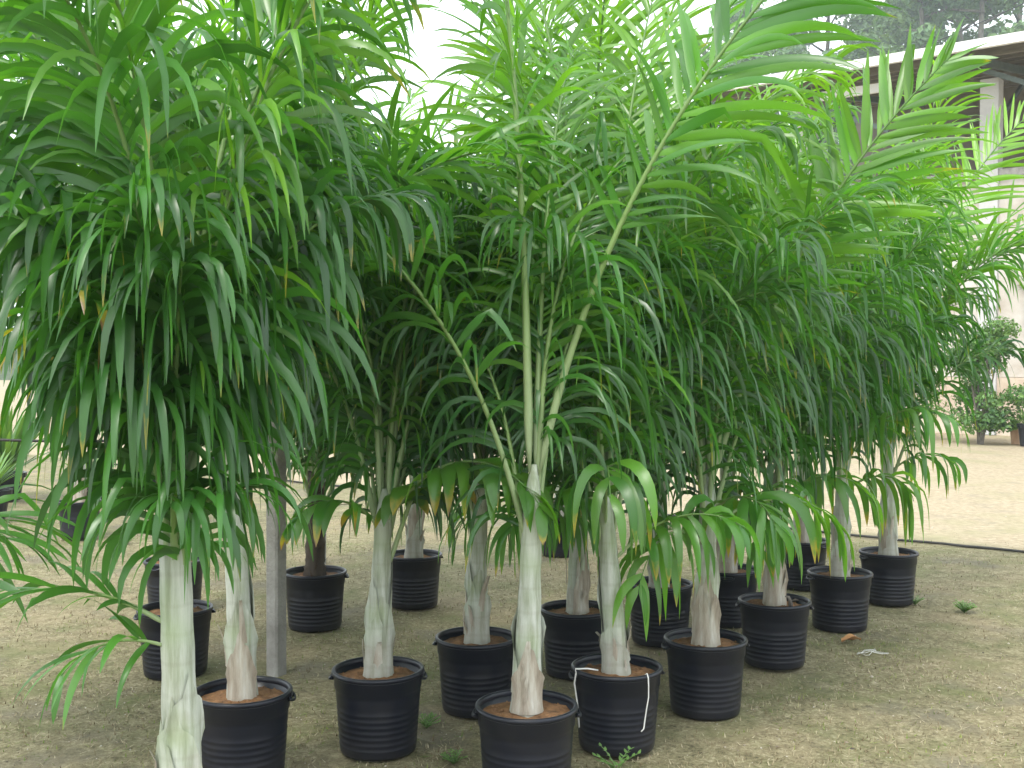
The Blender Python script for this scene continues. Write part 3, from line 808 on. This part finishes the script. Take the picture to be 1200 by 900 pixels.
# second row
palm(-0.168, 5.2, 'palm in black pot half hidden behind the forked white trunk', 21, stem=0.95, lean=0.02, laz=0, r_base=0.055, n=12, Lmin=1.1, Lmax=1.95, droop=1.3, low=1, low_az=(320,), singles=250, rot=175,
     heroes=(H(30, 86, 2.6, 22, age=0.85, droop=0.8), H(75, 85, 2.6, 30, age=0.9, droop=0.6)))
palm(0.339, 5.8, 'palm in black pot standing behind the pot with the white string', 22, stem=0.85, lean=0.03, laz=40, n=11, Lmin=1.1, Lmax=2.0, droop=1.2, low=3, low_az=(200, 250, 300), low_dry=0.42, singles=250, rot=170,
     heroes=(H(20, 87, 2.7, 26, age=1.0, droop=0.35), H(80, 85, 2.6, 35, age=0.8, droop=0.6), H(280, 86, 2.8, 24, age=0.9, droop=0.6), H(190, 87, 2.9, 20, age=0.9, droop=0.6)))
palm(0.863, 6.45, 'palm with grey trunk behind the brown footed palm, between two black pots', 23, stem=0.95, lean=0.02, laz=90, n=12, Lmin=1.1, Lmax=2.1, droop=1.2, low=2, low_az=(260, 200), singles=220, rot=80,
     heroes=(H(120, 87, 2.6, 30, age=1.0, droop=0.35), H(30, 84, 2.5, 50, age=0.9, droop=0.5), H(200, 86, 2.9, 22, age=0.95, droop=0.5)))
palm(1.348, 6.9, 'palm in bluish black pot just behind the pot with the dark twig', 24, stem=0.95, lean=0.02, laz=200, n=12, Lmin=1.1, Lmax=2.1, droop=1.2, low=1, singles=200)
palm(2.09, 8.0, 'palm whose pot is squeezed between the twig pot and the dead leaf pot', 25, stem=1.0, lean=0.02, laz=30, n=13, Lmin=1.1, Lmax=2.1, droop=1.2, low=0, singles=200)
# back rows
palm(-1.213, 6.8, 'palm with dark hairy fibrous trunk in black pot behind the square post', 31, stem=0.66, lean=0.01, laz=0, r_base=0.062, r_top=0.05, n=12, Lmin=1.1, Lmax=2.2, lmax=0.36, wmax=0.030, droop=0.8, low=0, dark=True, singles=200, el_lo=62,
     heroes=(H(200, 87, 2.9, 40, age=0.8, droop=0.8), H(60, 86, 2.8, 45, age=0.8, droop=0.8), H(330, 84, 2.6, 55, age=0.7, droop=0.9)))
palm(-0.66, 7.4, 'palm in deep shade behind the short stemmed palm with brown tips', 32, stem=1.05, n=14, Lmin=1.1, Lmax=2.1, droop=1.3, low=0, singles=150,
     heroes=(H(250, 82, 2.0, 60, age=0.6, droop=1.0),))
palm(-1.77, 5.8, 'palm whose black pot stands behind the stout trunk with the ragged low frond', 33, stem=1.0, n=13, Lmin=1.1, Lmax=2.0, droop=1.2, low=1, low_az=(250,), singles=200)
palm(-3.99, 10.2, 'lone distant palm in square looking dark pot on the pale sandy yard', 34, stem=1.0, n=11, Lmin=1.0, Lmax=1.8, low=0, singles=0)
palm(0.415, 9.3, 'distant palm in black pot seen between the forked trunk and string pot', 35, stem=1.0, n=12, Lmin=1.1, Lmax=2.0, low=1, singles=0)
palm(-2.4, 3.95, 'palm with broad dark fronds hanging in beside the stout pale trunk', 36, stem=1.0, n=14, Lmin=1.2, Lmax=2.2, droop=1.2, low=0,
     el_lo=82, avoid=(280, 360), tlo=0.95,
     heroes=(H(345, 42, 0.72, 75, z=0.92, droop=0.9, age=0.45, pairs=18),))
palm(-2.2, 7.2, 'tall palm in the back row left of the hairy trunked palm', 37, stem=1.05, n=14, Lmin=1.3, Lmax=2.6, droop=1.1, low=0, singles=100,
     heroes=(H(20, 86, 2.8, 40, age=0.8, droop=0.7), H(300, 84, 2.7, 50, age=0.8, droop=0.8)))

# ------------------------------------------------------------------ posts, pipes, hose, string and litter
def post(x, y, w, h, rz, label):
    o = MB()
    c = w * 0.12; pr = []
    hw = w / 2
    sec = [(-hw + c, -hw), (hw - c, -hw), (hw, -hw + c), (hw, hw - c), (hw - c, hw), (-hw + c, hw), (-hw, hw - c), (-hw, -hw + c)]
    ca, sa = math.cos(rz), math.sin(rz)
    vs = []
    for z in (-0.05, h * 0.33, h * 0.66, h):
        vs += [(px * ca - py * sa + 0.004 * z, px * sa + py * ca, z) for px, py in sec]
    fs = []
    for i in range(3):
        for k in range(8): fs.append((i * 8 + k, i * 8 + (k + 1) % 8, i * 8 + 8 + (k + 1) % 8, i * 8 + 8 + k))
    fs.append(tuple(range(24, 32)))
    o.add(vs, fs)
    ob = o.build('square_post', M['concrete'])
    ob.location = (x, y, 0)
    tag(ob, label, 'post', 'square posts among the palms')
post(-1.235, 5.78, 0.082, 2.7, R(-33), 'grey square post with a thin black pipe tied to it')
post(-1.57, 9.0, 0.11, 2.9, R(8), 'pale grey square post rising behind the hairy trunked palm')
b = MB()
pts = [(-3.6 + 2.36 * t / 12, 5.74 + 0.25 * (1 - t / 12), 1.262 - 0.05 * math.sin(math.pi * t / 12)) for t in range(13)]
b.tube(pts, 0.008, 6)
b.tube([(-1.235 + 0.062 * math.cos(a * 0.524), 5.78 + 0.062 * math.sin(a * 0.524), 1.262) for a in range(13)], 0.006, 5)
tag(b.build('irrigation_pipe', M['hose'], smooth=True), 'thin black irrigation pipe tied to the grey square post', 'pipe')
rh = random.Random(3)
b = MB(); pts = []
for i in range(90):
    x = 7.2 - i * 0.16
    y = 12.72 - 0.74 * x + 0.10 * math.sin(x * 1.1) + 0.05 * math.sin(x * 3.3 + 1)
    pts.append((x, y, (relief(x, y) if abs(x) < 12 and y < 17 else 0) + 0.006))
b.tube(pts, 0.012, 7)
tag(b.build('garden_hose', M['hose'], smooth=True), 'long black hose lying along the edge of the pale sandy yard', 'hose')

def string(pts, r, label):
    b = MB(); b.tube(pts, r, 5); tag(b.build('white_string', M['string'], smooth=True), label, 'string')
PX, PY = 0.447, 4.70
def on_pot(a, z, off=0.006):
    r = (0.160 + 0.0275 * z / 0.345) + off
    if z > 0.315: r = 0.199
    return (PX + r * math.cos(R(a)), PY + r * math.sin(R(a)), z)
string([(PX + .17 * math.cos(R(306)), PY + .17 * math.sin(R(306)), 0.335), (PX + .188 * math.cos(R(306)), PY + .188 * math.sin(R(306)), 0.3505)] + [on_pot(306 + 2 * math.sin(z * 30), z, 0.010) for z in (0.335, 0.30, 0.25, 0.2, 0.16)] + [on_pot(303, 0.12, .009), on_pot(299, 0.11, .009)], 0.0028, 'white string hanging down the front of a black pot')
string([on_pot(204, 0.10, .012), on_pot(203, 0.2, .011), on_pot(204, 0.29, .02), on_pot(206, 0.335, .02), (PX - .182, PY - .09, 0.352), (PX - .13, PY - .085, 0.352), (PX - .085, PY - .06, 0.338)], 0.0035, 'white string tied over the rim of a black pot')
for cx, cy, lab in ((-0.72, 5.85, 'tangle of white string on the ground near the square post'), (1.98, 6.2, 'scrap of pale string on the ground by the dead leaf')):
    b = MB(); pts = []
    for i in range(26):
        a = i * 0.75
        xx, yy = cx + 0.07 * math.cos(a) * rh.uniform(.3, 1.2) + i * 0.003, cy + 0.06 * math.sin(a * 1.3) * rh.uniform(.3, 1.2)
        pts.append((xx, yy, relief(xx, yy) + rh.uniform(-0.004, 0.01)))
    b.tube(pts, 0.0014, 4); tag(b.build('string_tangle', M['string'], smooth=True), lab, 'string')
# dead leaf
def curled(name, loc, s, mat, label, rz):
    b = MB(); N = 8; vs = []; fs = []
    for i in range(N + 1):
        t = i / N
        for j in range(5):
            v = j / 4 - 0.5
            w = math.sin(math.pi * min(1, t * 0.92 + 0.06)) * 0.5
            vs.append((s * (t - 0.5), s * v * w, s * (0.16 * abs(v) * 2 + 0.12 * math.sin(math.pi * t) + 0.05 * math.sin(9 * t + 5 * v))))
    for i in range(N):
        for j in range(4):
            k = i * 5 + j; fs.append((k, k + 5, k + 6, k + 1))
    b.add(vs, fs); o = b.build(name, mat, smooth=True); o.location = loc; o.rotation_euler = (0, 0, rz)
    tag(o, label, 'leaf')
curled('dead_leaf', (1.975, 6.42, 0.0), 0.13, M['dead_leaf'], 'curled orange dead leaf lying beside a black pot', 0.3)
# twig in the soil of one pot
b = MB()
b.tube([(1.49, 5.90, 0.31), (1.487, 5.895, 0.35), (1.475, 5.885, 0.378), (1.455, 5.875, 0.385)], [0.014, 0.012, 0.009, 0.004], 6)
b.tube([(1.487, 5.895, 0.35), (1.51, 5.885, 0.366), (1.525, 5.88, 0.362)], [0.009, 0.006, 0.003], 5)
tag(b.build('dark_twig', M['bark'], smooth=True), 'short dark twig poking out of orange potting soil', 'twig')

# small weeds
def weed(x, y, h, nst, seed, label, bright=0.8):
    rng = random.Random(seed); root = empty('weed', (x, y, relief(x, y) - 0.012)); tag(root, label, 'weed')
    st = MB(); lv = MB()
    for i in range(nst):
        a = rng.random() * 6.28; sp = rng.uniform(0.15, 0.8)
        pts = [Vector((0, 0, 0))]; d = Vector((math.cos(a) * sp, math.sin(a) * sp, 1)).normalized()
        for k in range(5):
            d = (d + Vector((math.cos(a) * .12, math.sin(a) * .12, -0.06))).normalized(); pts.append(pts[-1] + d * h * rng.uniform(.8, 1.1) / 5)
        st.tube(pts, 0.0016, 4, [(0.8, 0, 0, 1)] * 6)
        for k in range(1, 6):
            for sg in (-1, 1):
                aa = a + sg * rng.uniform(0.6, 1.6)
                V, F, C = leaflet(pts[k], (math.cos(aa), math.sin(aa), 0.5), (-math.sin(aa), math.cos(aa), 0), h * rng.uniform(.16, .26), h * 0.1, 0.5, bright, 0, rng.random(), seg=4)
                lv.add(V, F, C)
    st.build('stem', M['stalk'], root, attr=True)
    tag(lv.build('leaves', M['shrub_leaf'], root, smooth=True, attr=True), kind='stuff')
weed(0.42, 4.44, 0.12, 5, 1, 'small leafy weed sprouting at the foot of the string pot')
weed(-0.385, 4.95, 0.075, 14, 2, 'low green weed tuft beside the shiny black pot')
weed(-0.24, 4.52, 0.065, 14, 3, 'low green weed clump in front of the forked trunk pot')
weed(2.95, 7.2, 0.085, 26, 4, 'bright green weed patch on the open ground near the hose')
weed(2.72, 7.45, 0.07, 18, 5, 'second bright green weed patch towards the hose')
weed(-3.45, 9.9, 0.10, 9, 6, 'grassy weed beside the lone distant palm', 0.9)

# ------------------------------------------------------------------ shrub, wall plants and pots by the shed
def leafy(mb, rng, c, r, n, size, age=0.5, flat=0.8, hollow=0.45):
    for i in range(n):
        d = Vector((rng.gauss(0, 1), rng.gauss(0, 1), rng.gauss(0, 1))).normalized()
        k = hollow + (1 - hollow) * rng.random() ** 0.6
        p = Vector(c) + Vector((d.x * r[0], d.y * r[1], d.z * r[2])) * k
        s = size * rng.uniform(0.6, 1.3)
        t = Vector((rng.gauss(0, 1), rng.gauss(0, 1), rng.gauss(0, 0.6))).normalized()
        nn = (d + Vector((rng.gauss(0, .5), rng.gauss(0, .5), rng.gauss(0.3, .5)))).normalized()
        q = t.cross(nn)
        if q.length < 0.1: continue
        q.normalize(); t = nn.cross(q)
        cc = (min(1, max(0, age + rng.uniform(-.3, .3))), 0, rng.random(), 1)
        mb.add([tuple(p - t * s * .5), tuple(p + q * s * .28 + nn * s * .06), tuple(p + t * s * .5 - nn * s * .08), tuple(p - q * s * .28 + nn * s * .06)], [(0, 1, 2, 3)], [cc] * 4)

def shrub(loc, h, w, seed, label, age, n=3500, size=0.085):
    rng = random.Random(seed); root = empty('shrub', loc); tag(root, label, 'shrub')
    st = MB(); lv = MB()
    for i in range(9):
        a = rng.random() * 6.28; e = Vector((math.cos(a) * w * .33 * rng.random(), math.sin(a) * w * .33 * rng.random(), h * rng.uniform(.55, .9)))
        st.tube([Vector((0.04 * math.cos(a), .04 * math.sin(a), 0)), e * 0.45 + Vector((0, 0, .05)), e], [0.03, 0.02, 0.008], 5)
    st.build('stem', M['bark'], root)
    for i in range(34):
        zz = rng.uniform(0.12, 0.92); rad = w * 0.5 * (0.55 + 0.5 * math.sin(math.pi * min(1, zz * 0.95 + .1)))
        a = rng.random() * 6.28; rr = rad * rng.uniform(0.2, 0.85)
        leafy(lv, rng, (rr * math.cos(a), rr * math.sin(a), zz * h), (w * .2, w * .2, h * .09), n // 34, size, age + rng.uniform(-.25, .25))
    tag(lv.build('crown', M['shrub_leaf'], root, attr=True), kind='stuff')
shrub((9.05, 21.4, 0), 2.45, 1.6, 41, 'full rounded green shrub standing against the whitewashed shed wall', 0.62, n=7000, size=0.095)
shrub((8.1, 22.6, 0), 2.95, 1.3, 42, 'paler tall bush behind the rounded shrub by the wall', 0.9, n=4500)

def small_pot(loc, r, h, mat, label, plant=None, seed=0, nleaf=26):
    root = empty('plant_pot', loc); tag(root, label, 'plant pot')
    b = MB(); b.lathe([(0, 0.002), (r * .72, 0), (r * .95, h * .82), (r * 1.08, h * .83), (r * 1.1, h), (r * .95, h), (r * .9, h * .85)], 20)
    b.build('pot', mat, root, smooth=False)
    b = MB(); b.lathe([(r * .93, h * .86), (0, h * .9)], 16); b.build('soil', M['soil'], root)
    if plant:
        rng = random.Random(seed); lv = MB()
        for i in range(nleaf):
            a = rng.random() * 6.28; d = (math.cos(a) * .7, math.sin(a) * .7, rng.uniform(.4, 1.4))
            V, F, C = leaflet((0, 0, h * .9), d, (-math.sin(a), math.cos(a), 0), plant * rng.uniform(.6, 1.1), plant * .07, 0.7, rng.uniform(.4, .9), 0, rng.random(), seg=5)
            lv.add(V, F, C)
        tag(lv.build('leaves', M['shrub_leaf'], root, smooth=True, attr=True), kind='stuff')
small_pot((9.72, 20.9, 0), 0.17, 0.42, M['pot'], 'small dark pot by the shed wall beside a terracotta pot', 0.5, 1)
small_pot((9.72, 21.35, 0), 0.12, 0.30, M['terracotta'], 'terracotta pot between the shrub and the small dark pot', 0.35, 4)
small_pot((-4.2, 12.6, 0), 0.2, 0.3, M['pot'], 'low black tub on the sandy yard behind the lone palm', 0.4, 3)
small_pot((-4.75, 12.4, 0), 0.22, 0.3, M['pot'], 'second low black tub on the sandy yard beyond the lone palm', 0.5, 5)
for q, (xx, yy, hh, lab) in enumerate(((-5.3, 11.2, 0.5, 'bushy young plant in black tub at the end of the sandy yard row'), (-5.9, 12.9, 1.0, 'tall bushy plant in black tub behind the low tubs'), (-4.55, 14.2, 0.8, 'small bushy plant in black tub far out on the sandy yard'),
                                  (-3.9, 15.0, 0.75, 'farthest small bushy plant in black tub on the sandy yard'), (-6.6, 12.0, 1.1, 'broad bushy plant in black tub at the outer end of the row'))):
    small_pot((xx, yy, 0), 0.21, 0.32, M['pot'], lab, hh, 20 + q, 70)
# planters hung on the wall
for (s, z, lab, sd_) in ((0.03, 2.75, 'dark wall planter with drooping fern high on the shed wall', 7), (-0.32, 2.05, 'lower dark wall planter with sparse fern on the shed wall', 8)):
    c = fp(s, 0.26, z); root = empty('wall_planter', c); tag(root, lab, 'planter')
    b = MB(); b.lathe([(0, -.3), (.1, -.3), (.15, .28), (.17, .3), (.14, .3), (.13, .22), (0, .22)], 14); b.build('pot', M['pot'], root)
    b = MB(); b.bar((0, 0, .15), tuple(-NV * 0.26 + Vector((0, 0, .15))), .03); b.build('bracket', M['steel'], root)
    rng = random.Random(sd_); lv = MB()
    for i in range(50):
        a = rng.random() * 6.28
        V, F, C = leaflet((0, 0, .25), (math.cos(a), math.sin(a), rng.uniform(.5, 1.6)), (-math.sin(a), math.cos(a), 0), rng.uniform(.35, .75), .05, 1.2, rng.uniform(.5, 1), rng.random() * .4, rng.random(), seg=6)
        lv.add(V, F, C)
    tag(lv.build('leaves', M['shrub_leaf'], root, smooth=True, attr=True), kind='stuff')

# ------------------------------------------------------------------ forest on the hill
def tree_mesh(seed, h, w):
    rng = random.Random(seed); tr = MB(); cr = MB()
    tops = []
    N = 9
    pts = [Vector((0.25 * math.sin(i * .8 + seed), 0.25 * math.cos(i * .7 + seed), h * .86 * i / N)) for i in range(N + 1)]
    tr.tube(pts, [0.30 * (1 - .8 * i / N) * h / 14 for i in range(N + 1)], 7)
    for i in range(13):
        t = rng.uniform(.34, .95); p = Vector((0, 0, h * .86 * t)); a = rng.random() * 6.28
        ln = w * .5 * rng.uniform(.45, 1) * (1.15 - .6 * abs(t - .55))
        e = p + Vector((math.cos(a) * ln, math.sin(a) * ln, ln * rng.uniform(.3, .9)))
        tr.tube([p, p.lerp(e, .5) + Vector((0, 0, -.1 * ln)), e], [.09, .06, .025], 5)
        tops.append(e); tops.append(p.lerp(e, .65))
    tops.append(Vector((0, 0, h * .9)))
    for e in tops:
        r = w * rng.uniform(.11, .2)
        leafy(cr, rng, e, (r, r, r * .75), 190, 0.42, rng.uniform(.2, .8), hollow=.25)
    return tr.mesh('trunk', True), cr.mesh('crown', False, True)
TREES = [tree_mesh(s, h, w) for s, h, w in ((1, 13, 8), (2, 16, 8.5), (3, 11, 8), (4, 18, 7.5))]
for a, c in TREES:
    a.materials.append(M['bark']); c.materials.append(M['tree_leaf'])
def tree(px, d, kind, scale, rz, label):
    d *= 1.7; scale *= 1.62
    x = (px - 600) / 1300 * d
    root = empty('forest_tree', (x, d, hill_h(x, d) - 0.3), rz); root.scale = (scale,) * 3
    tag(root, label, 'tree', 'forest trees on the hill')
    link('trunk', TREES[kind][0], None, root); tag(link('crown', TREES[kind][1], None, root), kind='stuff')
kinds = ['rounded', 'broad', 'low', 'slender']
rt = random.Random(9)
row = []
for px, d, kd, sc in ((770, 66, 2, 1.0), (835, 62, 0, 1.0), (880, 70, 1, 1.0), (925, 64, 0, 1.05), (965, 72, 1, 1.0), (1008, 66, 2, .95), (1045, 74, 2, 1.1), (1075, 62, 3, 1.05),
                      (1118, 70, 1, 1.15), (1150, 60, 3, 1.1), (1190, 66, 1, 1.15), (1235, 60, 0, 1.2), (1285, 68, 3, 1.1), (1340, 64, 1, 1.1), (1400, 66, 0, 1.2),
                      (905, 56, 2, .8), (985, 56, 2, .85), (1060, 55, 2, .9), (1100, 54, 0, .8), (1180, 54, 2, .9), (1250, 53, 0, .85),
                      (700, 70, 2, .8), (620, 72, 2, .75), (540, 70, 0, .6), (450, 74, 2, .8), (370, 70, 0, .7), (280, 72, 2, .9), (190, 68, 0, .75), (90, 70, 2, .9), (0, 66, 0, .8), (-110, 68, 1, .7)):
    tree(px, d, kd, sc, rt.random() * 6.28, '%s hazy green forest tree on the wooded hill' % kinds[kd])

# ------------------------------------------------------------------ hazy air
hz = MB(); hz.box((25, 112, 39), (460, 290, 84))
m = bpy.data.materials.new('air'); m.use_nodes = True
n_, l_ = m.node_tree.nodes, m.node_tree.links
n_.clear()
pv = n_.new("ShaderNodeVolumePrincipled"); pv.inputs['Density'].default_value = 0.0010; pv.inputs['Color'].default_value = (0.84, 0.93, 0.98, 1)
ov = n_.new("ShaderNodeOutputMaterial"); l_.new(pv.outputs[0], ov.inputs['Volume'])
ho = hz.build('haze', m); tag(ho, 'pale humid air over the whole nursery', 'haze', kind='stuff')
scene.cycles.volume_bounces = 1
scene.cycles.volume_step_rate = 4
